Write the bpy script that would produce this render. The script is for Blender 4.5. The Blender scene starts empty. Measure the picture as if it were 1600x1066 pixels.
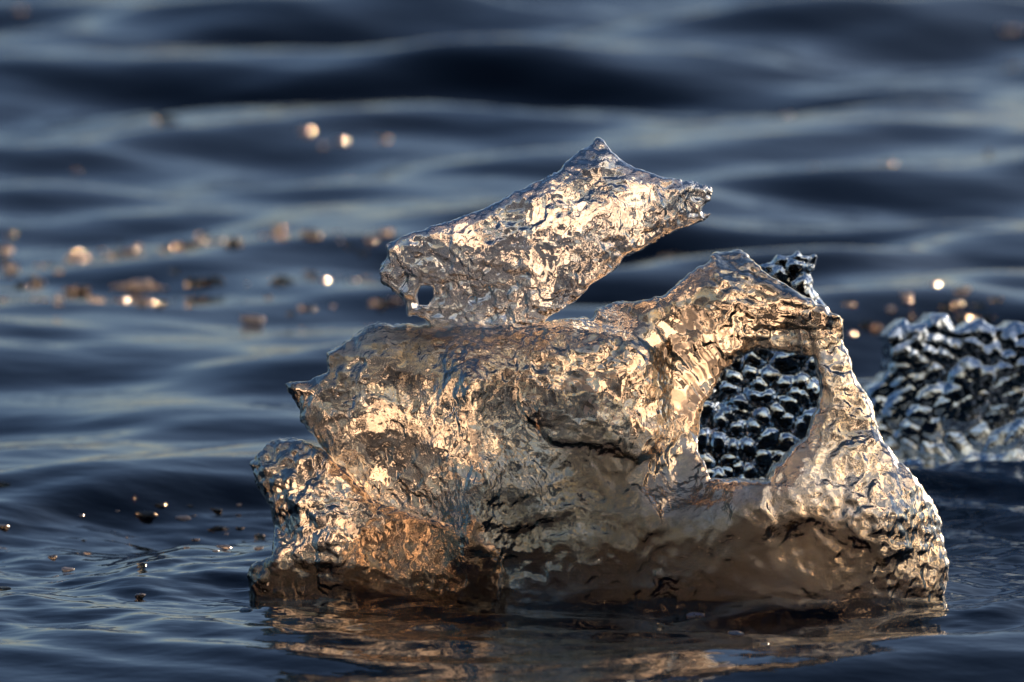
import bpy, math, random
import numpy as np
random.seed(12)
sc = bpy.context.scene
COL = sc.collection
R = math.radians

# ------------------------------------------------------------------ camera
PITCH = R(8.0)
DIST = 16.3
SPX = 1.467 / 1600.0                       # metres per photo pixel at the focus distance
P0 = np.array([0.0, 0.0, 0.361])           # point the camera looks at
FWD = np.array([0.0, math.cos(PITCH), -math.sin(PITCH)])
UPV = np.array([0.0, math.sin(PITCH), math.cos(PITCH)])
CAM = P0 - FWD * DIST
cd = bpy.data.cameras.new('camera')
cam = bpy.data.objects.new('camera', cd)
COL.objects.link(cam)
cam.location = CAM.tolist()
cam.rotation_euler = (math.pi / 2 - PITCH, 0, 0)
cd.lens = 400
cd.sensor_width = 36
cd.clip_start = 0.1
cd.clip_end = 6000
cd.dof.use_dof = True
cd.dof.focus_distance = DIST - 0.02
cd.dof.aperture_fstop = 4.4
sc.camera = cam

# ------------------------------------------------------------------ light
SUN_AZ_RIGHT = -54.0        # degrees from straight right (+X) towards the camera (-Y)
SUN_EL = 11.0
sd = np.array([math.cos(R(SUN_EL)) * math.cos(R(SUN_AZ_RIGHT)),
               -math.cos(R(SUN_EL)) * math.sin(R(SUN_AZ_RIGHT)), math.sin(R(SUN_EL))])
world = bpy.data.worlds.new('World')
sc.world = world
world.use_nodes = True
wn = world.node_tree.nodes
wl = world.node_tree.links
bg = wn['Background']
sky = wn.new('ShaderNodeTexSky')
sky.sky_type = 'NISHITA'
sky.sun_disc = False
sky.sun_elevation = R(SUN_EL)
sky.sun_rotation = math.atan2(sd[0], sd[1])
sky.air_density = 0.75
sky.dust_density = 1.2
sky.ozone_density = 3.8
wl.new(sky.outputs[0], bg.inputs[0])
bg.inputs[1].default_value = 0.05
ld = bpy.data.lights.new('sun', 'SUN')
ld.energy = 5.0
ld.angle = R(0.55)
ld.color = (1.0, 0.665, 0.42)
sun = bpy.data.objects.new('sun', ld)
COL.objects.link(sun)
from mathutils import Vector
sun.rotation_euler = Vector((-sd).tolist()).to_track_quat('-Z', 'Y').to_euler()
sun.location = (6, -6, 5)

sc.view_settings.view_transform = 'Standard'
sc.view_settings.look = 'None'
sc.view_settings.exposure = 0.86
sc.view_settings.gamma = 1.0
sc.view_settings.use_curve_mapping = False
sc.render.engine = 'CYCLES'
cy = sc.cycles
cy.use_denoising = True
cy.denoiser = 'OPENIMAGEDENOISE'
cy.max_bounces = 14
cy.transmission_bounces = 14
cy.glossy_bounces = 6
cy.diffuse_bounces = 3
cy.caustics_reflective = True
cy.caustics_refractive = True
cy.blur_glossy = 0.6
cy.sample_clamp_indirect = 6.0
cy.sample_clamp_direct = 0.0

# ------------------------------------------------------------------ numeric helpers
def hash3(ix, iy, iz, seed):
    h = (ix.astype(np.int64) * 73856093) ^ (iy.astype(np.int64) * 19349663) ^ (iz.astype(np.int64) * 83492791) ^ (seed * 2654435761)
    h &= 0xffffffff
    h = ((h ^ (h >> 15)) * 2246822519) & 0xffffffff
    h = ((h ^ (h >> 13)) * 3266489917) & 0xffffffff
    return (h ^ (h >> 16)) & 0xffffffff

def hf(ix, iy, iz, seed):
    return hash3(ix, iy, iz, seed).astype(np.float64) / 4294967295.0

def noise3(x, y, z, seed=0):
    """smooth value-gradient noise in [-1,1]"""
    x, y, z = np.broadcast_arrays(np.asarray(x, float), np.asarray(y, float), np.asarray(z, float))
    ix, iy, iz = np.floor(x), np.floor(y), np.floor(z)
    fx, fy, fz = x - ix, y - iy, z - iz
    ux, uy, uz = [f * f * f * (f * (f * 6 - 15) + 10) for f in (fx, fy, fz)]
    tot = 0.0
    for dx in (0, 1):
        wx = ux if dx else 1 - ux
        for dy in (0, 1):
            wy = uy if dy else 1 - uy
            for dz in (0, 1):
                wz = uz if dz else 1 - uz
                h = hash3(ix + dx, iy + dy, iz + dz, seed)
                gx = (h & 1023) / 511.5 - 1
                gy = ((h >> 10) & 1023) / 511.5 - 1
                gz = ((h >> 20) & 1023) / 511.5 - 1
                tot = tot + wx * wy * wz * (gx * (fx - dx) + gy * (fy - dy) + gz * (fz - dz))
    return tot * 1.35

def fbm(x, y, z, seed=0, octv=4, gain=0.5):
    t, a = 0.0, 1.0
    for k in range(octv):
        t = t + a * noise3(x, y, z, seed + k * 17)
        x, y, z, a = x * 2.03, y * 2.03, z * 2.03, a * gain
    return t

def worley2(x, y, seed=0, jit=0.8):
    """F1 and F2 distance to jittered points on a brick-staggered grid"""
    x, y = np.broadcast_arrays(np.asarray(x, float), np.asarray(y, float))
    iy = np.floor(y)
    f1 = np.full(x.shape, 9.0)
    f2 = np.full(x.shape, 9.0)
    for dy in (-1, 0, 1):
        jy = iy + dy
        off = 0.5 * (jy % 2)
        ix = np.floor(x - off)
        for dx in (-1, 0, 1):
            jx = ix + dx
            px = jx + off + 0.5 + jit * (hf(jx, jy, jx * 0, seed) - .5)
            py = jy + 0.5 + jit * (hf(jx, jy, jx * 0, seed + 5) - .5)
            d = np.hypot(x - px, y - py)
            f2 = np.minimum(f2, np.maximum(f1, d))
            f1 = np.minimum(f1, d)
    return f1, f2

def polysdf(poly, U, V):
    """signed distance (negative inside)"""
    d = np.full(U.shape, 1e9)
    inside = np.zeros(U.shape, bool)
    n = len(poly)
    for i in range(n):
        ax, ay = poly[i]
        bx, by = poly[(i + 1) % n]
        ex, ey = bx - ax, by - ay
        t = np.clip(((U - ax) * ex + (V - ay) * ey) / (ex * ex + ey * ey + 1e-12), 0, 1)
        d = np.minimum(d, np.hypot(U - ax - t * ex, V - ay - t * ey))
        c = ((ay > V) != (by > V))
        xi = ax + (V - ay) * ex / (ey if abs(ey) > 1e-12 else 1e-12)
        inside ^= c & (U < xi)
    return np.where(inside, -d, d)

def uv(pts):                                  # photo pixels -> metres in the picture-parallel plane of the ice
    return [((x - 800) * SPX, (533 - y) * SPX) for x, y in pts]

def tps(ctrl, U, V):
    """thin plate spline through (px, py, depth in cm)"""
    P = np.array([((x - 800) * SPX, (533 - y) * SPX) for x, y, _ in ctrl])
    z = np.array([c[2] * 0.01 for c in ctrl])
    n = len(P)
    def ker(r2):
        return r2 * np.log(r2 + 1e-9)
    K = ker(((P[:, None] - P[None]) ** 2).sum(-1)) + np.eye(n) * 2e-4
    A = np.zeros((n + 3, n + 3))
    A[:n, :n] = K
    A[:n, n] = 1; A[:n, n + 1:] = P
    A[n, :n] = 1; A[n + 1:, :n] = P.T
    s = np.linalg.solve(A, np.concatenate([z, np.zeros(3)]))
    out = s[n] + s[n + 1] * U + s[n + 2] * V
    for i in range(n):
        out = out + s[i] * ker((U - P[i, 0]) ** 2 + (V - P[i, 1]) ** 2)
    return out

def smax(a, b, k):
    h = np.clip(0.5 + 0.5 * (a - b) / k, 0, 1)
    return b + (a - b) * h + k * h * (1 - h)

def smin(a, b, k):
    return -smax(-a, -b, k)

def surface_nets(phi, org, h):
    s = phi < 0
    nx, ny, nz = phi.shape
    cnt = np.zeros((nx - 1, ny - 1, nz - 1), np.int8)
    for a in (0, 1):
        for b in (0, 1):
            for c in (0, 1):
                cnt += s[a:nx - 1 + a, b:ny - 1 + b, c:nz - 1 + c]
    act = (cnt > 0) & (cnt < 8)
    I, J, K = np.nonzero(act)
    idx = np.full(act.shape, -1, np.int32)
    idx[I, J, K] = np.arange(len(I))
    acc = np.zeros((len(I), 3)); n = np.zeros(len(I))
    C = [(a, b, c) for a in (0, 1) for b in (0, 1) for c in (0, 1)]
    for p in C:
        for ax in range(3):
            if p[ax]:
                continue
            q = list(p); q[ax] = 1
            va = phi[I + p[0], J + p[1], K + p[2]]
            vb = phi[I + q[0], J + q[1], K + q[2]]
            m = (va < 0) != (vb < 0)
            t = np.where(m, va / np.where(m, va - vb, 1), 0)
            for d in range(3):
                val = p[d] + (t if d == ax else 0)
                acc[:, d] += np.where(m, val, 0)
            n += m
    vert = (np.stack([I, J, K], 1) + acc / n[:, None]) * h + np.array(org)
    quads = []
    for ax in range(3):
        sl0 = [slice(None)] * 3; sl1 = [slice(None)] * 3
        sl0[ax] = slice(0, -1); sl1[ax] = slice(1, None)
        ch = s[tuple(sl0)] != s[tuple(sl1)]
        b, c = (ax + 1) % 3, (ax + 2) % 3
        E = np.array(np.nonzero(ch)).T
        lim = [nx - 1, ny - 1, nz - 1]
        E = E[(E[:, b] > 0) & (E[:, c] > 0) & (E[:, b] < lim[b]) & (E[:, c] < lim[c])]
        def cell(db, dc):
            e = E.copy(); e[:, b] -= db; e[:, c] -= dc
            return idx[e[:, 0], e[:, 1], e[:, 2]]
        q = np.stack([cell(1, 1), cell(0, 1), cell(0, 0), cell(1, 0)], 1)
        st = s[E[:, 0], E[:, 1], E[:, 2]]
        q = np.where(st[:, None], q, q[:, ::-1])
        quads.append(q)
    return vert, np.concatenate(quads)

def vnormals(v, q):
    a, b, c, d = v[q[:, 0]], v[q[:, 1]], v[q[:, 2]], v[q[:, 3]]
    fn = np.cross(c - a, d - b)
    n = np.zeros_like(v)
    for k in range(4):
        for ax in range(3):
            n[:, ax] += np.bincount(q[:, k], fn[:, ax], len(v))
    return n / (np.linalg.norm(n, axis=1, keepdims=True) + 1e-12)

def make_mesh(name, v, q, attr=None, smooth=True):
    me = bpy.data.meshes.new(name)
    me.vertices.add(len(v)); me.vertices.foreach_set('co', np.ascontiguousarray(v, np.float32).ravel())
    k = q.shape[1]
    me.loops.add(q.size); me.loops.foreach_set('vertex_index', np.ascontiguousarray(q, np.int32).ravel())
    me.polygons.add(len(q))
    me.polygons.foreach_set('loop_start', np.arange(0, q.size, k, dtype=np.int32))
    me.polygons.foreach_set('use_smooth', np.full(len(q), smooth, bool))
    me.update(calc_edges=True)
    for nm, val in (attr or {}).items():
        at = me.attributes.new(nm, 'FLOAT', 'POINT')
        at.data.foreach_set('value', np.ascontiguousarray(val, np.float32))
    return me

def link(name, me, mat, parent=None, **props):
    o = bpy.data.objects.new(name, me)
    COL.objects.link(o)
    if mat is not None and not me.materials:
        me.materials.append(mat)
    o.parent = parent
    for k, v in props.items():
        o[k] = v
    return o

def to_world(p):                                # (u, v, w) -> world
    return P0 + p[:, :1] * np.array([1.0, 0, 0]) + p[:, 1:2] * UPV + p[:, 2:3] * FWD

# ------------------------------------------------------------------ materials
def new_mat(name):
    m = bpy.data.materials.new(name)
    m.use_nodes = True
    nt = m.node_tree
    for n in list(nt.nodes):
        nt.nodes.remove(n)
    return m, nt, nt.nodes, nt.links

def ice_material(name, lo, hi, trans=0.7, tint=(0.95, 0.93, 0.90), fine=1.0, glassrough=0.03, nscale=46.0, frough=0.2, veil=0.0, glasscol=(0.98,0.985,0.99), absorb=(0.72, 0.55, 0.36), dens=0.0):
    """clear glassy ice with thin cloudy veils; attribute 'clear' shifts the share of clear ice"""
    m, nt, N, L = new_mat(name)
    out = N.new('ShaderNodeOutputMaterial')
    tc = N.new('ShaderNodeTexCoord')
    def noise(scale, detail, rough, dist, sy=1.0):
        n = N.new('ShaderNodeTexNoise'); n.inputs['Scale'].default_value = scale
        n.inputs['Detail'].default_value = detail; n.inputs['Roughness'].default_value = rough
        n.inputs['Distortion'].default_value = dist
        L.new(tc.outputs['Object'], n.inputs['Vector'])
        return n
    n1 = noise(nscale, 3, 0.55, 0.8)
    n3 = noise(nscale * 2.6, 2, 0.5, 1.0)
    mixn = N.new('ShaderNodeMath'); mixn.operation = 'MULTIPLY_ADD'; mixn.inputs[1].default_value = 0.8
    L.new(n3.outputs['Fac'], mixn.inputs[0])
    sc1 = N.new('ShaderNodeMath'); sc1.operation = 'MULTIPLY'; sc1.inputs[1].default_value = 1.0
    L.new(n1.outputs['Fac'], sc1.inputs[0]); L.new(sc1.outputs[0], mixn.inputs[2])
    at = N.new('ShaderNodeAttribute'); at.attribute_name = 'clear'
    ad = N.new('ShaderNodeMath'); ad.operation = 'ADD'
    L.new(mixn.outputs[0], ad.inputs[0]); L.new(at.outputs['Fac'], ad.inputs[1])
    mr = N.new('ShaderNodeMapRange'); mr.interpolation_type = 'SMOOTHSTEP'
    mr.inputs['From Min'].default_value = lo; mr.inputs['From Max'].default_value = hi
    mr.inputs['To Max'].default_value = 1.0 - veil
    L.new(ad.outputs[0], mr.inputs['Value'])
    # fine relief: melt pits and crystal facets
    n2 = noise(105, 1.5, 0.5, 1.6)
    vo = N.new('ShaderNodeTexVoronoi'); vo.inputs['Scale'].default_value = 70
    nd = noise(40, 1, 0.5, 0.0)
    vm = N.new('ShaderNodeVectorMath'); vm.operation = 'MULTIPLY_ADD'
    vm.inputs[1].default_value = (0.02, 0.02, 0.02)
    L.new(nd.outputs['Color'], vm.inputs[0]); L.new(tc.outputs['Object'], vm.inputs[2])
    L.new(vm.outputs[0], vo.inputs['Vector'])
    pw = N.new('ShaderNodeMath'); pw.operation = 'POWER'; pw.inputs[1].default_value = 2.0
    L.new(vo.outputs['Distance'], pw.inputs[0])
    b1 = N.new('ShaderNodeBump'); bm_ = N.new('ShaderNodeMapRange'); bm_.inputs['From Min'].default_value = 0.38; bm_.inputs['From Max'].default_value = 0.68
    bm_.inputs['To Min'].default_value = 0.2 * fine; bm_.inputs['To Max'].default_value = 1.0 * fine
    nb_ = noise(17, 2, 0.5, 0.5)
    L.new(nb_.outputs['Fac'], bm_.inputs['Value'])
    cr = N.new('ShaderNodeAttribute'); cr.attribute_name = 'crinkle'
    mu = N.new('ShaderNodeMath'); mu.operation = 'MULTIPLY'
    L.new(bm_.outputs[0], mu.inputs[0]); L.new(cr.outputs['Fac'], mu.inputs[1])
    L.new(mu.outputs[0], b1.inputs['Strength'])
    b1.inputs['Distance'].default_value = 0.008
    L.new(n2.outputs['Fac'], b1.inputs['Height'])
    b2 = N.new('ShaderNodeBump'); b2.inputs['Strength'].default_value = 0.6 * fine
    b2.inputs['Distance'].default_value = 0.010
    L.new(pw.outputs[0], b2.inputs['Height']); L.new(b1.outputs[0], b2.inputs['Normal'])
    df = N.new('ShaderNodeBsdfDiffuse'); df.inputs['Color'].default_value = (*tint, 1)
    L.new(b2.outputs[0], df.inputs['Normal'])
    tl = N.new('ShaderNodeBsdfTranslucent'); tl.inputs['Color'].default_value = (*tint, 1)
    L.new(b2.outputs[0], tl.inputs['Normal'])
    m1 = N.new('ShaderNodeMixShader'); m1.inputs[0].default_value = trans
    L.new(df.outputs[0], m1.inputs[1]); L.new(tl.outputs[0], m1.inputs[2])
    gs = N.new('ShaderNodeBsdfGlossy'); gs.inputs['Roughness'].default_value = frough
    L.new(b2.outputs[0], gs.inputs['Normal'])
    fz = N.new('ShaderNodeFresnel'); fz.inputs['IOR'].default_value = 1.31
    L.new(b2.outputs[0], fz.inputs['Normal'])
    m2 = N.new('ShaderNodeMixShader')
    L.new(fz.outputs[0], m2.inputs[0]); L.new(m1.outputs[0], m2.inputs[1]); L.new(gs.outputs[0], m2.inputs[2])
    gl = N.new('ShaderNodeBsdfGlass'); gl.inputs['IOR'].default_value = 1.31
    gl.inputs['Roughness'].default_value = glassrough
    st = N.new('ShaderNodeAttribute'); st.attribute_name = 'brown_tint'      # mixes a darker brown into the glass colour by region
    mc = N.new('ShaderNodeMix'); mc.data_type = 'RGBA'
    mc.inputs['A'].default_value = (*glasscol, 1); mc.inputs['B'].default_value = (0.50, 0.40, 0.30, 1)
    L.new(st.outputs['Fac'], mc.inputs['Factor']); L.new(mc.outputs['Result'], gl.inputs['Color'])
    L.new(b2.outputs[0], gl.inputs['Normal'])
    mx = N.new('ShaderNodeMixShader')
    L.new(mr.outputs[0], mx.inputs[0]); L.new(m2.outputs[0], mx.inputs[1]); L.new(gl.outputs[0], mx.inputs[2])
    L.new(mx.outputs[0], out.inputs['Surface'])
    if not dens:
        return m
    va = N.new('ShaderNodeVolumeAbsorption'); va.inputs['Color'].default_value = (*absorb, 1)
    va.inputs['Density'].default_value = dens
    L.new(va.outputs[0], out.inputs['Volume'])
    return m

M_ICE = ice_material('frosted_ice', 0.86, 0.95, fine=0.26, veil=0.028, trans=0.85, glasscol=(0.89, 0.775, 0.65))
M_SLAB = ice_material('clear_frosted_ice', 0.86, 0.95, fine=0.28, veil=0.025, trans=0.85, glasscol=(0.95, 0.89, 0.83))
M_DARK = ice_material('clear_dimpled_ice', 0.82, 1.0, fine=0.25, glassrough=0.0, absorb=(0.45, 0.5, 0.55), dens=14.0)
M_BLACK = ice_material('black_dimpled_ice', 0.82, 1.0, fine=0.3, glassrough=0.0, absorb=(0.42, 0.42, 0.42), dens=45.0)
M_CHIP = ice_material('chip_ice', 0.80, 1.0, fine=0.06, frough=0.1, glassrough=0.1, glasscol=(0.96, 0.82, 0.67))

def water_material():
    m, nt, N, L = new_mat('sea_water')
    out = N.new('ShaderNodeOutputMaterial')
    tc = N.new('ShaderNodeTexCoord')
    mp = N.new('ShaderNodeMapping'); mp.inputs['Scale'].default_value = (1.0, 1.6, 1.0)
    L.new(tc.outputs['Object'], mp.inputs['Vector'])
    n = N.new('ShaderNodeTexNoise'); n.inputs['Scale'].default_value = 9
    n.inputs['Detail'].default_value = 3; n.inputs['Roughness'].default_value = 0.45
    L.new(mp.outputs[0], n.inputs['Vector'])
    b = N.new('ShaderNodeBump'); b.inputs['Strength'].default_value = 0.25; b.inputs['Distance'].default_value = 0.012
    L.new(n.outputs['Fac'], b.inputs['Height'])
    p = N.new('ShaderNodeBsdfPrincipled')
    p.inputs['Base Color'].default_value = (0.0015, 0.0035, 0.007, 1)
    p.inputs['Roughness'].default_value = 0.03
    p.inputs['IOR'].default_value = 1.333
    L.new(b.outputs[0], p.inputs['Normal'])
    L.new(p.outputs[0], out.inputs['Surface'])
    return m
M_WATER = water_material()

# ------------------------------------------------------------------ water
rw = np.random.RandomState(11)
WAVES = []
for lam, slope, n, spread in ((1.55, 0.065, 6, 20), (0.95, 0.105, 8, 28), (0.55, 0.09, 9, 34), (0.30, 0.042, 8, 38), (0.17, 0.014, 8, 45)):
    for i in range(n):
        l = lam * rw.uniform(0.78, 1.28)
        a = R(90 + rw.normal(0, spread))
        s = slope * rw.uniform(0.6, 1.3) / math.sqrt(n) * 1.5
        WAVES.append((2 * math.pi / l * math.cos(a), 2 * math.pi / l * math.sin(a), s * l / (2 * math.pi), rw.uniform(0, 6.28)))
BLOCK_C = (0.12, 0.18)

def wave(x, y):
    x, y = np.broadcast_arrays(np.asarray(x, float), np.asarray(y, float))
    wx = x + 0.25 * noise3(x * 0.7, y * 0.7, 0 * x, 91)
    wy = y + 0.22 * noise3(x * 0.7, y * 0.7, 0 * x + 5, 92)
    z = np.zeros(x.shape)
    for kx, ky, a, ph in WAVES:
        p = kx * wx + ky * wy + ph
        z += a * (np.sin(p) + 0.18 * np.cos(2 * p))
    # calmer close to the camera side of the ice, local choppiness round it
    d = np.hypot((x - BLOCK_C[0]) / 0.62, (y - BLOCK_C[1]) / 0.34)
    calm = 0.45 + 0.55 * np.clip((y - 0.1) / 1.6, 0, 1)
    z *= calm
    r = np.hypot((x - BLOCK_C[0]) / 0.62, (y - BLOCK_C[1]) / 0.5)
    ring = np.exp(-np.clip(r - 1, 0, 9) / 0.9)
    z += ring * 0.0048 * np.sin(r * 19 + 2.2 * noise3(x * 2, y * 2, 0 * x, 33))
    chop = np.exp(-((d - 1.1) / 0.95) ** 2)
    z += chop * (0.010 * noise3(x * 6, y * 7, 0 * x, 41) + 0.005 * noise3(x * 15, y * 18, 0 * x, 42) + 0.0013 * noise3(x * 40, y * 45, 0 * x, 43))
    far = np.clip(1 - (np.hypot(x, y) - 25) / 60, 0, 1)
    return z * far

def stretch(a, b, step, grow, lim):
    c = list(np.arange(a, b + 1e-9, step))
    s = step; x = c[-1]; hi = []
    while x < lim:
        s *= grow; x += s; hi.append(x)
    s = step; x = c[0]; lo = []
    while x > -lim:
        s *= grow; x -= s; lo.append(x)
    return np.array(lo[::-1] + c + hi)
def build_water():
    xs = stretch(-1.25, 1.25, 0.0085, 1.045, 2500)
    ya = list(np.arange(-1.7, 1.6, 0.0085))
    s = 0.0085; y = ya[-1]; hi = []
    while y < 4000:
        s = min(s * 1.01, 0.03) if y < 11 else s * 1.12
        y += s; hi.append(y)
    s = 0.0085; y = ya[0]; lo = []
    while y > -2500:
        s *= 1.06; y -= s; lo.append(y)
    ys = np.array(lo[::-1] + ya + hi)
    X, Y = np.meshgrid(xs, ys)
    Z = wave(X, Y)
    v = np.stack([X.ravel(), Y.ravel(), Z.ravel()], 1)
    nx, ny = len(xs), len(ys)
    i = np.arange(nx - 1)[None] + np.arange(ny - 1)[:, None] * nx
    q = np.stack([i, i + 1, i + nx + 1, i + nx], -1).reshape(-1, 4)
    me = make_mesh('water', v, q)
    return link('water', me, M_WATER, kind='structure')
build_water()

# ------------------------------------------------------------------ ice building
def grid(x0, x1, y0, y1, w0, w1, h):
    (a, d), (b, c) = uv([(x0, y1), (x1, y0)])
    us = np.arange(a, b, h); vs = np.arange(d, c, h); ws = np.arange(w0, w1, h)
    U, V = np.meshgrid(us, vs, indexing='ij')
    return us, vs, ws, U, V

def slab_phi(poly2d, F, B, ws, k):
    w = ws[None, None, :]
    f = smax(F[..., None] - w, w - B[..., None], k)
    return smax(poly2d[..., None] + 0 * f, f, k).astype(np.float32)

def px(U): return U / SPX + 800
def py(V): return 533 - V / SPX
def bump2(U, V, cx, cy, rx, ry):
    return np.exp(-((px(U) - cx) / rx) ** 2 - ((py(V) - cy) / ry) ** 2)

# ---- main block body
BODY = [(445,600),(478,596),(512,585),(510,553),(530,543),(553,528),(575,508),(600,506),(635,508),(665,514),(700,510),(740,504),
        (800,510),(850,505),(885,497),(905,495),(925,500),(935,480),(960,475),(1000,470),(1040,462),(1058,443),(1070,432),(1088,420),
        (1110,405),(1118,392),(1140,392),(1160,388),(1176,405),(1195,425),(1230,445),(1265,465),(1298,486),(1318,500),(1319,530),
        (1330,560),(1340,590),(1366,645),(1380,690),(1420,735),(1455,780),(1470,812),(1476,850),(1484,880),(1478,930),(1440,1010),
        (1380,1120),(560,1120),(500,1010),(520,930),(560,850),(600,800),(556,762),(515,716),(492,690),(478,668),(464,640)]
HOLE = [(1091,705),(1095,655),(1105,631),(1128,585),(1151,562),(1189,547),(1224,547),(1251,551),(1274,558),(1278,585),(1285,608),
        (1281,635),(1270,655),(1262,685),(1239,705),(1212,728),(1201,751),(1108,750),(1103,731)]
LEDGE = [(425,688),(447,686),(470,690),(500,700),(540,735),(590,782),(650,805),(720,820),(770,838),(790,870),(780,930),(720,1080),
         (470,1080),(420,960),(386,918),(388,882),(425,872),(427,830),(420,792),(400,760),(390,725),(405,705)]
H = 0.003
def build_body():
    us, vs, ws, U, V = grid(360, 1510, 365, 1105, -0.16, 0.52, H)
    X, Y = px(U), py(V)
    rough = 0.004 * fbm(U * 30, V * 30, 0 * U, 3, 3) + 0.002 * noise3(U * 110, V * 110, 0 * U, 8)
    P = polysdf(uv(BODY), U, V) + rough
    hole = polysdf(uv(HOLE), U, V) + 1.2 * rough
    ctrl = [(445,600,6),(520,620,2),(500,680,3),(600,650,-1),(600,760,1),(700,700,-5),(660,600,-1),(740,600,-7),(745,750,-8),(745,850,-6),(650,830,2),
            (600,560,0),(700,545,-1),(560,535,3),(700,520,2),(800,560,-3),(800,640,-4),(850,640,-6),(820,720,-5),(840,800,-5),(880,720,-3),(960,740,-1),(960,670,-4),(1010,690,-2),(900,780,-3),
            (900,540,-3),(950,590,-4),(1000,560,-3),(1040,500,0),(960,490,2),(1060,560,3),(1075,620,4),(1075,690,4),(1110,560,4),(1160,515,2),
            (1220,515,4),(1140,400,7),(1140,450,1),(1200,450,2),(1250,490,0),(1305,530,4),(1300,600,1),(1330,640,0),(1320,700,-3),(1290,740,-4),
            (1380,740,-4),(1360,800,-7),(1450,820,0),(1420,850,-3),(1060,760,1),(1000,800,-5),(1150,790,-7),(1100,840,-5),(1240,800,-7),(1250,850,-3),
            (900,850,-4),(800,880,-3),(700,900,-2),(1000,880,-4),(1100,910,-3),(1250,910,-4),(1400,900,-2),(900,930,-3),(800,940,-3),(600,950,1),
            (500,960,4),(1000,960,0),(1200,960,0),(1450,960,3),(800,1050,3),(1200,1050,4),(500,1080,10),(1450,1080,12)]
    F = tps(ctrl, U, V)
    # strong vertical ridge / drapery on the left, scalloped lobes, contour grooves
    F -= 0.012 * np.exp(-((X - 742 - 14 * np.sin(Y / 37.)) / 22) ** 2) * np.clip((Y - 560) / 60, 0, 1) * np.clip((900 - Y) / 80, 0, 1)
    f1, f2 = worley2(U / 0.030, V / 0.026, 4, 0.8)
    lobe = bump2(U, V, 950, 570, 130, 80)
    F += (0.010 * f1 * f1 - 0.003) * lobe
    f1, f2 = worley2(U / 0.021 + .3 * V / 0.02, V / 0.015, 9, 0.9)
    arch = np.clip((X - 1060) / 80, 0, 1) * np.clip((640 - Y) / 60, 0, 1) * np.clip(hole / 0.03, 0, 1)
    F += (0.018 * f1 * f1 - 0.006) * arch * (1 - 0.85 * bump2(U, V, 1095, 575, 70, 100))
    f1, f2 = worley2(U / 0.024, V / 0.022, 19, 1.0)
    F += 0.008 * (f1 - 0.4) * np.clip((X - 1180) / 80, 0, 1) * np.clip((Y - 640) / 60, 0, 1) * np.clip((900 - Y) / 60, 0, 1)
    gro = np.sin((Y + 18 * np.sin((X - 850) / 45.) - 0.12 * (X - 850)) / 24 * 2 * math.pi / 2)
    F += 0.004 * gro * np.clip((Y - 700) / 60, 0, 1) * bump2(U, V, 850, 800, 160, 120)
    # fan of fine flutes in the bowl
    ang = np.arctan2(Y - 720, X - 1190)
    F += 0.0022 * np.sin(ang * 70 + 3 * noise3(U * 30, V * 30, 0 * U, 71)) * bump2(U, V, 1110, 560, 90, 110)
    F += 0.012 * fbm(U * 14, V * 14, 0 * U, 21, 3) + 0.014 * np.abs(fbm(U * 24, V * 20, 0 * U, 27, 3)) * np.clip(0.6 + 1.5 * noise3(U * 7, V * 7, 0 * U, 29), 0.2, 1.5)
    bc = [(445,600,11),(600,650,10),(735,650,5),(735,760,7),(850,600,10),(950,580,9),(1080,600,9),(1100,550,9),(1075,680,10),(1080,480,11),(1140,400,13),(1150,500,10),(1300,560,10),
          (1330,650,8),(1390,770,5),(1460,820,8),(600,520,14),(850,510,14),(940,740,18),(850,850,20),(1000,850,32),(1150,790,36),(1250,800,34),(1100,900,42),
          (1300,900,38),(1440,900,14),(600,900,14),(700,900,16),(800,1080,34),(1250,1080,42),(480,1080,20),(1460,1080,22)]
    B = tps(bc, U, V) + 0.03 * fbm(U * 9, V * 9, 0 * U, 31, 4)
    f1, f2 = worley2(U / 0.035, V / 0.03, 44, 0.9)
    B += 0.03 * (0.5 - f1)
    phi = slab_phi(P, F, B, ws, 0.015)
    # convex lobe in front of the bowl
    LOBE = [(800,520),(860,508),(930,508),(985,522),(1015,545),(1035,580),(1041,620),(1038,660),(1030,700),(1000,720),(940,700),(860,690),(810,640)]
    PL = polysdf(uv(LOBE), U, V) + 0.6 * rough
    f1, f2 = worley2(U / 0.034, V / 0.030, 14, 0.8)
    FL = F - 0.014 + 0.007 * f1 * f1
    phi = smin(phi, slab_phi(PL, FL, FL * 0 + 0.06, ws, 0.014), 0.010)
    phi = smax(phi, -hole[..., None], 0.010)
    # darker crest set back along the top left
    CREST = [(515,585),(510,553),(530,543),(553,528),(575,508),(635,508),(700,512),(760,504),(800,512),(790,560),(640,580)]
    PC = polysdf(uv(CREST), U, V) + rough
    phi = smin(phi, slab_phi(PC, 0.045 + 0.022 * fbm(U * 28, V * 34, 0 * U, 66, 3), 0 * U + 0.15, ws, 0.02), 0.004)
    v, q = surface_nets(phi, (us[0], vs[0], ws[0]), H)
    def crinkle(X, Y):
        c = 1.0 - 0.85 * gau(X, Y, 950, 575, 120, 85) - 0.3 * gau(X, Y, 1150, 450, 90, 50) - 0.8 * gau(X, Y, 1090, 580, 60, 110) + 0.3 * gau(X, Y, 640, 650, 130, 100) + 0.9 * gau(X, Y, 640, 535, 170, 32) - 0.25 * np.clip((X - 1180) / 80, 0, 1)
        return np.clip(c + 0.1 * np.clip((Y - 800) / 80, 0, 1), 0.15, 2.0)
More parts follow.
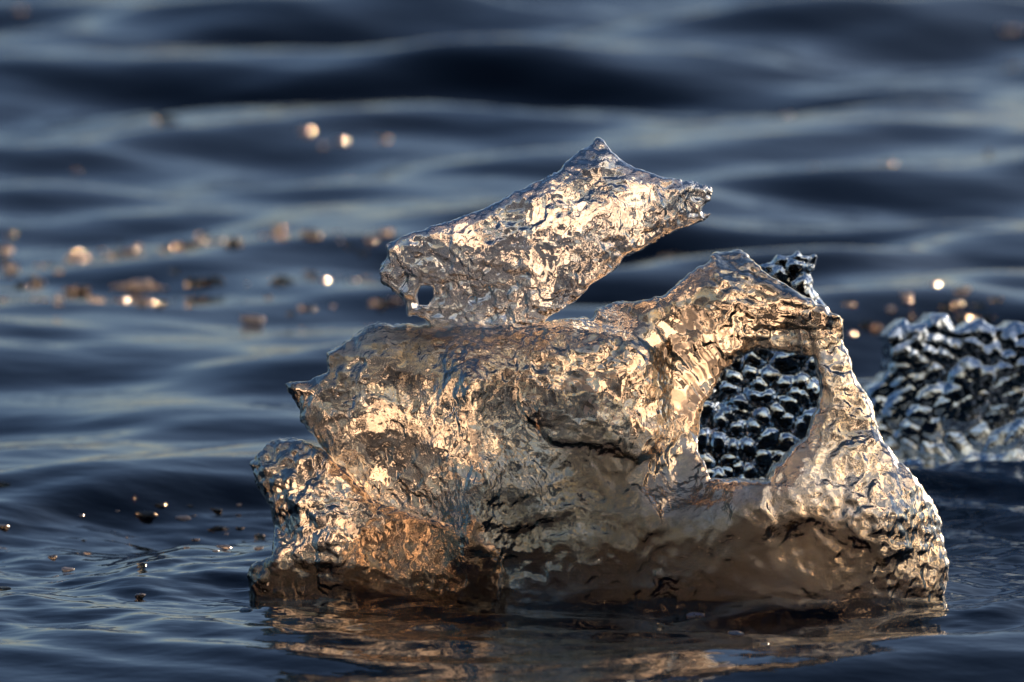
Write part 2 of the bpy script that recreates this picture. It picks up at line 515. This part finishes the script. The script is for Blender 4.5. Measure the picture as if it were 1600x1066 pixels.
    def brown_tint(X, Y):  # share of darker brown glass: base, centre hollow, crest and top edge
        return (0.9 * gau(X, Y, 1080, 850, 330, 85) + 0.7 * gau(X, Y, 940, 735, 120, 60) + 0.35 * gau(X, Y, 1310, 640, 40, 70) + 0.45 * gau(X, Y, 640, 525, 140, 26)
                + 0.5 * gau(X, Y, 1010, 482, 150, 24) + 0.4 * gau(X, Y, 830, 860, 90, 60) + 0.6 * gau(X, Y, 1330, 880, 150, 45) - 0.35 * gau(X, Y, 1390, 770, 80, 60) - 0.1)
    return finish(v, q, amp=0.6, clearfn=body_clear, crinkle=crinkle, brown_tint=brown_tint)

def body_clear(X, Y, v):
    f = 0.5 - 0.10 * gau(X, Y, 950, 580, 90, 60) + 0.15 * gau(X, Y, 1090, 600, 90, 150)
    b = 0.20 + 0.25 * gau(X, Y, 940, 745, 130, 50) + 0.32 * gau(X, Y, 980, 770, 210, 100) + 0.36 * np.clip((Y - 740) / 130, 0, 1) * np.clip((X - 740) / 80, 0, 1)
    b += 0.30 * gau(X, Y, 600, 525, 130, 30) + 0.28 * gau(X, Y, 1000, 478, 150, 28) + 0.2 * gau(X, Y, 1140, 405, 50, 28)
    b += 0.14 * gau(X, Y, 1310, 640, 50, 80) - 0.75 * gau(X, Y, 1090, 585, 85, 130) - 0.45 * gau(X, Y, 735, 670, 50, 130) - 0.15 * gau(X, Y, 600, 660, 110, 80) - 0.25 * gau(X, Y, 940, 570, 90, 60)
    b -= 0.30 * gau(X, Y, 1390, 770, 80, 50) + 0.2 * gau(X, Y, 1250, 490, 60, 40)
    return f, b

def finish(v, q, amp=1.0, clearfn=None, mid=1.0, crinkle=None, brown_tint=None):
    """fine relief on the skin, then the share of clear ice: a wet clear front, a cloudier sun-pitted back"""
    n = vnormals(v, q)
    a, b, c = v[:, 0], v[:, 1], v[:, 2]
    patch = np.clip(0.75 + 2.0 * fbm(a * 13, b * 13, c * 13, 57, 2), 0.1, 1.8)
    d = 0.0018 * (0.45 - np.abs(fbm(a * 48, b * 42, c * 48, 51, 2, 0.6)) * 1.6) * patch
    d += 0.0030 * fbm(a * 85, b * 80, c * 85, 53, 2, 0.6) * patch
    d += 0.0024 * (np.abs(noise3(a * 150, b * 120, c * 150, 61)) - 0.3) * patch
    X, Y = px(a), py(b)
    cr = crinkle(X, Y) if crinkle else 1.0 + 0 * X
    v2 = v + n * (amp * cr * d)[:, None]
    fr = np.clip(0.5 - 1.5 * (n[:, 2] - 0.15), 0, 1)          # 1 on the camera side
    fr = np.maximum(fr, np.clip(n[:, 1] * 2.5 - 0.8, 0, 1))     # wet tops are clear too
    fr = np.where((X > 1285) & (n[:, 0] > 0.7), fr * 0.4, fr)
    cf, cb = clearfn(X, Y, v)
    sl = brown_tint(X, Y) + 0.8 * fbm(a * 11, b * 11, c * 11, 95, 3, 0.6) if brown_tint else 0 * a
    nf = 0.25 * fbm(a * 22, b * 22, c * 22, 81, 3, 0.6)
    nb = mid * 0.45 * fbm(a * 26, b * 24, c * 26, 87, 3, 0.65)
    return to_world(v2), q, {'clear': fr * (cf + nf) + (1 - fr) * (cb + nb), 'crinkle': cr, 'brown_tint': np.clip(sl, 0, 1)}

def gau(X, Y, cx, cy, rx, ry):
    return np.exp(-((X - cx) / rx) ** 2 - ((Y - cy) / ry) ** 2)

def empty(name, loc, **props):
    o = bpy.data.objects.new(name, None)
    COL.objects.link(o)
    o.empty_display_size = 0.05
    o.location = loc
    for k, val in props.items():
        o[k] = val
    return o

def part(name, built, mat, parent):
    v, q, att = built
    loc = np.array(parent.location)
    return link(name, make_mesh(name, v - loc, q, att), mat, parent)

block = empty('ice_block', (0.12, 0.15, 0.0), label='large golden frosted ice block with an arched hole, floating in the water', category='ice block')
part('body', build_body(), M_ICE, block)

def build_ledge():
    us, vs, ws, U, V = grid(370, 810, 670, 1090, -0.2, 0.4, H)
    X, Y = px(U), py(V)
    rough = 0.004 * fbm(U * 30, V * 30, 0 * U, 103, 3) + 0.002 * noise3(U * 110, V * 110, 0 * U, 108)
    P = polysdf(uv(LEDGE), U, V) + rough
    ctrl = [(390,725,6),(430,700,5),(480,720,1),(540,770,-2),(600,820,-3),(470,790,-1),(440,830,3),(520,840,-4),(600,870,-3),(680,830,-5),(740,850,-4),
            (700,890,-5),(740,880,-6),(430,880,-1),(400,890,1),(450,900,0),(560,900,-3),(640,910,-4),(480,940,1),(600,950,-2),(700,950,-4),(500,1060,4),(700,1060,1)]
    F = tps(ctrl, U, V)
    f1, f2 = worley2(U / 0.026, V / 0.024, 24, 1.0)
    F += 0.016 * (f1 - 0.4) * np.clip((560 - X) / 60, 0, 1)
    F += 0.009 * fbm(U * 18, V * 18, 0 * U, 121, 3) + 0.005 * np.abs(fbm(U * 45, V * 60, 0 * U, 127, 3))
    B = 0.12 + 0.04 * fbm(U * 12, V * 12, 0 * U, 131, 3)
    phi = slab_phi(P, F, B, ws, 0.018)
    v, q = surface_nets(phi, (us[0], vs[0], ws[0]), H)
    def clr(X, Y, v):
        return 0.45 + 0 * X, 0.02 + 0.12 * np.clip((500 - X) / 70, 0, 1) + 0.3 * np.clip((Y - 865) / 50, 0, 1)
    return finish(v, q, 0.7, clr, brown_tint=lambda X, Y: 0.8 * np.clip((Y - 850) / 60, 0, 1) + 0.3 * gau(X, Y, 690, 850, 80, 40) - 0.15)  # glass turns browner towards the bottom of the ledge
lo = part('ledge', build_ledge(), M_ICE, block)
lo['label'] = 'lower left ledge of the ice block with blue-white glints'

# ---- clear dimpled wall behind the arch
def dimples(U, V, sx, sy, seed, amp, jit=0.95, warp=0.5, rot=0.22):
    """melt scallops: convex scales of uneven size with sharp grooves"""
    U, V = U * math.cos(rot) - V * math.sin(rot), U * math.sin(rot) + V * math.cos(rot)
    wu = U / sx + 0.14 * noise3(U * 22, V * 22, 0 * U, seed + 1) + warp * noise3(U * 9, V * 9, 0 * U, seed + 3)
    wv = V / sy + 0.16 * noise3(U * 22, V * 22, 0 * U, seed + 2) + warp * noise3(U * 9, V * 9, 0 * U, seed + 4)
    f1, f2 = worley2(wu, wv, seed, jit)
    var = 0.8 + 0.5 * noise3(U * 16, V * 16, 0 * U, seed + 6)
    return (amp * f1 ** 2 + 0.22 * amp * np.exp(-(f2 - f1) * 6)) * var
def build_rear():
    K = 1 + 0.5 / DIST
    us, vs, ws, U, V = grid(1050, 1370, 365, 1010, 0.40, 0.72, H)
    U = U / K; V = V / K
    X, Y = px(U), py(V)
    REAR = [(1188,414),(1205,410),(1216,399),(1228,402),(1240,398),(1247,388),(1254,399),(1266,401),(1276,398),(1275,412),(1266,428),(1272,440),(1270,452),(1285,470),(1296,486),(1306,520),
            (1310,560),(1310,640),(1312,740),(1312,980),(1070,980),(1072,740),(1074,640),(1090,560),(1140,520),(1200,500),(1220,470),(1205,440)]
    P = polysdf(uv(REAR), U, V) + 0.003 * fbm(U * 40, V * 40, 0 * U, 203, 2)
    F = 0.50 + dimples(U, V, 0.026, 0.0225, 210, 0.030) + 0.008 * noise3(U * 18, V * 18, 0 * U, 212)
    B = 0.60 + 0.012 * noise3(U * 15, V * 15, 0 * U, 222)
    phi = slab_phi(P, F, B, ws, 0.012)
    v, q = surface_nets(phi, (us[0], vs[0], ws[0]), H)
    return finish(v, q, 0.35, lambda X, Y, v: (0.5 + 0 * X, 0.4 + 0 * X), 0.4)
ro = part('rear_wall', build_rear(), M_DARK, block)
ro['label'] = 'dark clear dimpled ice seen through the arch'

# ---- fish-shaped slab balanced on the block
FISH = [(933,214),(944,217),(957,237),(975,251),(995,262),(1031,275),(1075,285),(1104,292),(1113,297),(1111,310),(1098,323),(1092,331),(1100,334),
        (1115,331),(1100,346),(1064,357),(1040,366),(1024,373),(1006,388),(980,400),(959,422),(933,438),(901,469),(868,487),(843,507),(825,516),(690,522),
        (676,520),(669,502),(650,494),(636,493),(632,469),(612,452),(596,440),(594,422),(604,402),(602,382),(625,371),(669,355),(720,339),(763,324),
        (814,295),(868,272),(886,253),(908,233),(926,224)]
FHOLE = [(657,446),(675,447),(678,462),(668,478),(653,476),(651,460)]
def build_fish():
    h = 0.0024
    us, vs, ws, U, V = grid(575, 1135, 195, 535, -0.04, 0.17, h)
    X, Y = px(U), py(V)
    P = polysdf(uv(FISH), U, V) + 0.0026 * fbm(U * 45, V * 45, 0 * U, 303, 3)
    P = smax(P, -polysdf(uv(FHOLE), U, V), 0.004)
    ctrl = [(933,214,6),(940,260,3),(1000,290,1),(1060,310,1),(1105,300,4),(1110,335,5),(1070,345,3),(940,330,-2),(880,320,0),(800,350,1),(720,370,2),
            (640,390,3),(610,420,4),(660,420,3),(760,400,0),(850,390,-2),(930,390,-1),(990,370,1),(900,430,-1),(850,470,0),(780,450,2),(720,460,4),
            (680,490,5),(760,500,4),(830,500,2),(640,480,5)]
    F = tps(ctrl, U, V)
    f1, f2 = worley2(U / 0.022, V / 0.020, 314, 0.9)
    F += 0.014 * (f1 * f1 - 0.2) * (0.35 + 0.65 * np.clip((Y - 380) / 60, 0, 1))
    F += 0.007 * fbm(U * 26, V * 26, 0 * U, 321, 3) + 0.005 * np.abs(fbm(U * 70, V * 60, 0 * U, 327, 2))
    # streaks down the shoulder
    F += 0.0025 * np.sin((X + 0.25 * (Y - 400)) / 8. + 3 * noise3(U * 25, V * 25, 0 * U, 331)) * bump2(U, V, 930, 400, 80, 60)
    # gill fold, eye socket and mouth line of the tapering end
    F -= 0.007 * np.exp(-((X - 1028 - 0.3 * (Y - 310)) / 9) ** 2) * bump2(U, V, 1030, 315, 40, 40)
    F += 0.010 * bump2(U, V, 1084, 305, 11, 7)
    B = F + 0.055 + 0.035 * bump2(U, V, 880, 370, 200, 90) + 0.010 * fbm(U * 22, V * 22, 0 * U, 341, 3)
    phi = slab_phi(P, F, B, ws, 0.010)
    v, q = surface_nets(phi, (us[0], vs[0], ws[0]), h)
    def clr(X, Y, v):
        b = 0.0 + 0.25 * gau(X, Y, 640, 450, 50, 50) + 0.35 * gau(X, Y, 730, 485, 80, 35) + 0.2 * gau(X, Y, 1090, 305, 30, 25) + 0.12 * gau(X, Y, 760, 420, 90, 40)
        b -= 0.2 * gau(X, Y, 950, 330, 100, 60) + 0.15 * gau(X, Y, 870, 460, 60, 50)
        return 0.45 - 0.06 * gau(X, Y, 860, 330, 130, 50), b + 0.10
    return finish(v, q, 0.75, clr)
v, q, att = build_fish()
c = np.array([0.0, 0.1, 0.38])
slab = link('ice_slab', make_mesh('ice_slab', v - c, q, att), M_SLAB,
            label='fish-shaped clear ice slab leaning upward, balanced on top of the ice block', category='ice slab')
slab.location = c.tolist()

# ---- dark dimpled block behind on the right
def build_right():
    K = 1 + 1.15 / DIST
    us, vs, ws, U, V = grid(1370, 1830, 430, 950, 0.95, 1.75, 0.0042)
    U = U / K; V = V / K
    X, Y = px(U), py(V)
    POLY = [(1386,527),(1397,516),(1404,506),(1413,497),(1421,508),(1438,505),(1455,491),(1478,497),(1492,513),(1515,508),(1536,495),(1550,515),(1568,519),(1583,500),(1600,510),(1640,500),(1690,515),
            (1740,540),(1770,600),(1785,700),(1775,880),(1365,880),(1352,740),(1347,660),(1350,616),(1376,596),(1389,566)]
    P = polysdf(uv(POLY), U, V) + 0.008 * fbm(U * 30, V * 35, 0 * U, 403, 2)
    F = 1.12 + dimples(U, V, 0.030, 0.025, 410, 0.021, 1.1, 1.4, -0.4) + 0.02 * noise3(U * 12, V * 12, 0 * U, 412) - 0.06 * np.clip((Y - 600) / 200, 0, 1)
    B = 1.5 + 0.02 * noise3(U * 12, V * 12, 0 * U, 422)
    phi = slab_phi(P, F, B, ws, 0.010)
    v, q = surface_nets(phi, (us[0], vs[0], ws[0]), 0.0042)
    def clr(X, Y, v):
        return 0.55 + 0 * X, 0.5 - 0.32 * np.clip((X - 1540) / 80, 0, 1) * np.clip((Y - 560) / 80, 0, 1)
    return finish(v, q, 0.4, clr)
v, q, att = build_right()
c = np.array([v[:, 0].mean(), v[:, 1].mean(), 0.0])
ob = link('ice_block', make_mesh('dark_ice', v - c, q, att), M_BLACK,
          label='dark glassy dimpled ice block behind the golden one, at the right edge', category='ice block')
ob.location = c.tolist()

# ------------------------------------------------------------------ drifting ice chips
def ground(x, y):
    d = FWD * DIST + np.array([1.0, 0, 0]) * (x - 800) * SPX + UPV * (533 - y) * SPX
    z = 0.0
    for _ in range(4):
        t = (z - CAM[2]) / d[2]
        p = CAM + d * t
        z = float(wave(p[0], p[1])) * 0.6
    p[2] = float(wave(p[0], p[1]))
    return p, t

HALF = sd - FWD
HALF /= np.linalg.norm(HALF)
def ico(sub):
    import bmesh
    bm = bmesh.new()
    bmesh.ops.create_icosphere(bm, subdivisions=sub, radius=1.0)
    bm.verts.ensure_lookup_table()
    v = np.array([x.co[:] for x in bm.verts]); f = np.array([[w.index for w in p.verts] for p in bm.faces])
    bm.free()
    return v, f
ICO_V, ICO_F = ico(4)
def chip_mesh(seed, sx, sy, sz, glint, clear):
    """a melt-rounded, facetted lump of ice"""
    rg = np.random.RandomState(seed)
    nrm = rg.normal(size=(13, 3)); dist = rg.uniform(0.62, 1.0, 13)
    if glint:
        nrm = np.vstack([nrm, (HALF + rg.normal(0, 0.05, 3)) * np.array([sx, sy, sz])]); dist = np.append(dist, rg.uniform(0.6, 0.78))
    nrm /= np.linalg.norm(nrm, axis=1, keepdims=True)
    dp = np.maximum(ICO_V @ nrm.T, 0.02) / dist
    r = (dp ** 11).sum(1) ** (-1 / 11.0)
    r = np.clip(r, 0.2, 1.3) * (1 + 0.03 * fbm(ICO_V[:, 0] * 2, ICO_V[:, 1] * 2, ICO_V[:, 2] * 2, seed, 2))
    co = ICO_V * r[:, None] * np.array([sx, sy, sz])
    me = make_mesh('chip', co, ICO_F, {'clear': np.full(len(co), clear), 'crinkle': np.ones(len(co))})
    me.materials.append(M_CHIP)
    return me

ONES = ['', 'first', 'second', 'third', 'fourth', 'fifth', 'sixth', 'seventh', 'eighth', 'ninth', 'tenth', 'eleventh', 'twelfth', 'thirteenth',
        'fourteenth', 'fifteenth', 'sixteenth', 'seventeenth', 'eighteenth', 'nineteenth']
def ordinal(i):
    if i < 20:
        return ONES[i]
    t = i // 10 - 2
    return ('twentieth', 'thirtieth', 'fortieth')[t] if i % 10 == 0 else ('twenty-', 'thirty-', 'forty-')[t] + ONES[i % 10]
ROWS = [
    ('blurred ice chip on the far water, %s from the left in the top scatter', 'ice chips scattered on the far water',
     [(30,22,14),(258,193,16),(120,264,8),(480,208,18),(505,228,9),(530,222,16),(600,218,12),(1230,183,9),(1270,262,10),(1390,262,14),(1580,60,16),(1545,240,10)]),
    ('amber-lit ice chip, %s from the left in the upper drifting row', 'ice chips in the upper drifting row',
     [(4,384,14),(18,410,14),(60,411,10),(76,412,9),(128,400,14),(158,388,7),(174,403,10),(204,390,10),(262,389,12),(279,384,9),(300,388,14),
      (320,362,8),(342,378,11),(368,390,12),(409,375,8),(428,374,9),(490,378,17),(565,393,7),(600,372,17)]),
    ('ice chip, %s from the left in the middle drifting row', 'ice chips in the middle drifting row',
     [(12,430,8),(92,426,7),(122,450,14),(224,447,17),(308,442,17),(336,441,15),(440,442,18),(506,440,8),(272,424,6)]),
    ('small ice chip, %s from the left in the lower drifting row', 'ice chips in the lower drifting row',
     [(5,472,8),(52,472,6),(90,472,7),(148,472,11),(190,475,13),(236,475,8),(256,477,8),(400,497,15),(420,464,8),(472,480,9),(586,475,9),(604,477,12)]),
    ('pale ice chip beyond the arch, %s from the left', 'ice chips behind the arch',
     [(1020,385,8),(1050,408,18),(1330,526,9),(1350,500,10),(1365,518,9),(1480,478,14),(1505,487,17),(1540,492,12)]),
    ('tiny clear ice fragment on the rippled near water, %s from the left', 'ice fragments on the near water',
     [(4,765,10),(6,823,10),(6,918,12),(83,866,10),(106,883,10),(137,857,6),(218,931,10),(222,887,9),(231,808,17),(250,781,9),(286,806,11),(310,848,5),
      (338,793,9),(341,820,11),(352,854,11),(374,818,8),(404,826,9),(405,856,8)]),
    ('glinting ice fragment on the dark water below the block, %s from the left', 'ice fragments below the block',
     [(385,957,12),(1088,954,14),(1150,988,11),(1196,1016,9)]),
]
rc = random.Random(5)
for _ in range(26):
    x = rc.uniform(0, 590); ROWS[1][2].append((x, 392 - 0.03 * x + rc.gauss(0, 11), rc.uniform(4, 10)))
for _ in range(11):
    x = rc.uniform(0, 560); ROWS[2][2].append((x, 440 + rc.gauss(0, 7), rc.uniform(4, 10)))
for _ in range(12):
    x = rc.uniform(0, 620); ROWS[3][2].append((x, 478 + rc.gauss(0, 7), rc.uniform(4, 8)))
for _ in range(14):
    x = rc.uniform(1325, 1590); ROWS[4][2].append((x, 488 + rc.gauss(0, 12), rc.uniform(4, 10)))
for _ in range(12):
    x = rc.uniform(120, 400); ROWS[5][2].append((x, rc.uniform(770, 915), rc.uniform(2.5, 6)))
k = 0
for lab, grp, items in ROWS:
    near = 'near' in grp or 'below' in grp
    for i, (x, y, r) in enumerate(sorted(items)):
        p, t = ground(x, y)
        rad = r * SPX * t * (0.75 if y < 300 else 1.0)
        wide = random.uniform(0.85, 1.5)
        me = chip_mesh(500 + 31 * k, rad * wide, rad * random.uniform(0.7, 1.0), rad * (0.32 if near else 0.5),
                       random.random() < 0.5, random.choice((-0.2, -0.1, 0.05, 0.2, 0.35)))
        o = bpy.data.objects.new('ice_chip', me)
        COL.objects.link(o)
        o.location = (p[0], p[1], p[2] + rad * 0.06)
        o['label'] = lab % ordinal(i + 1)
        o['category'] = 'ice chip'
        o['group'] = grp
        k += 1
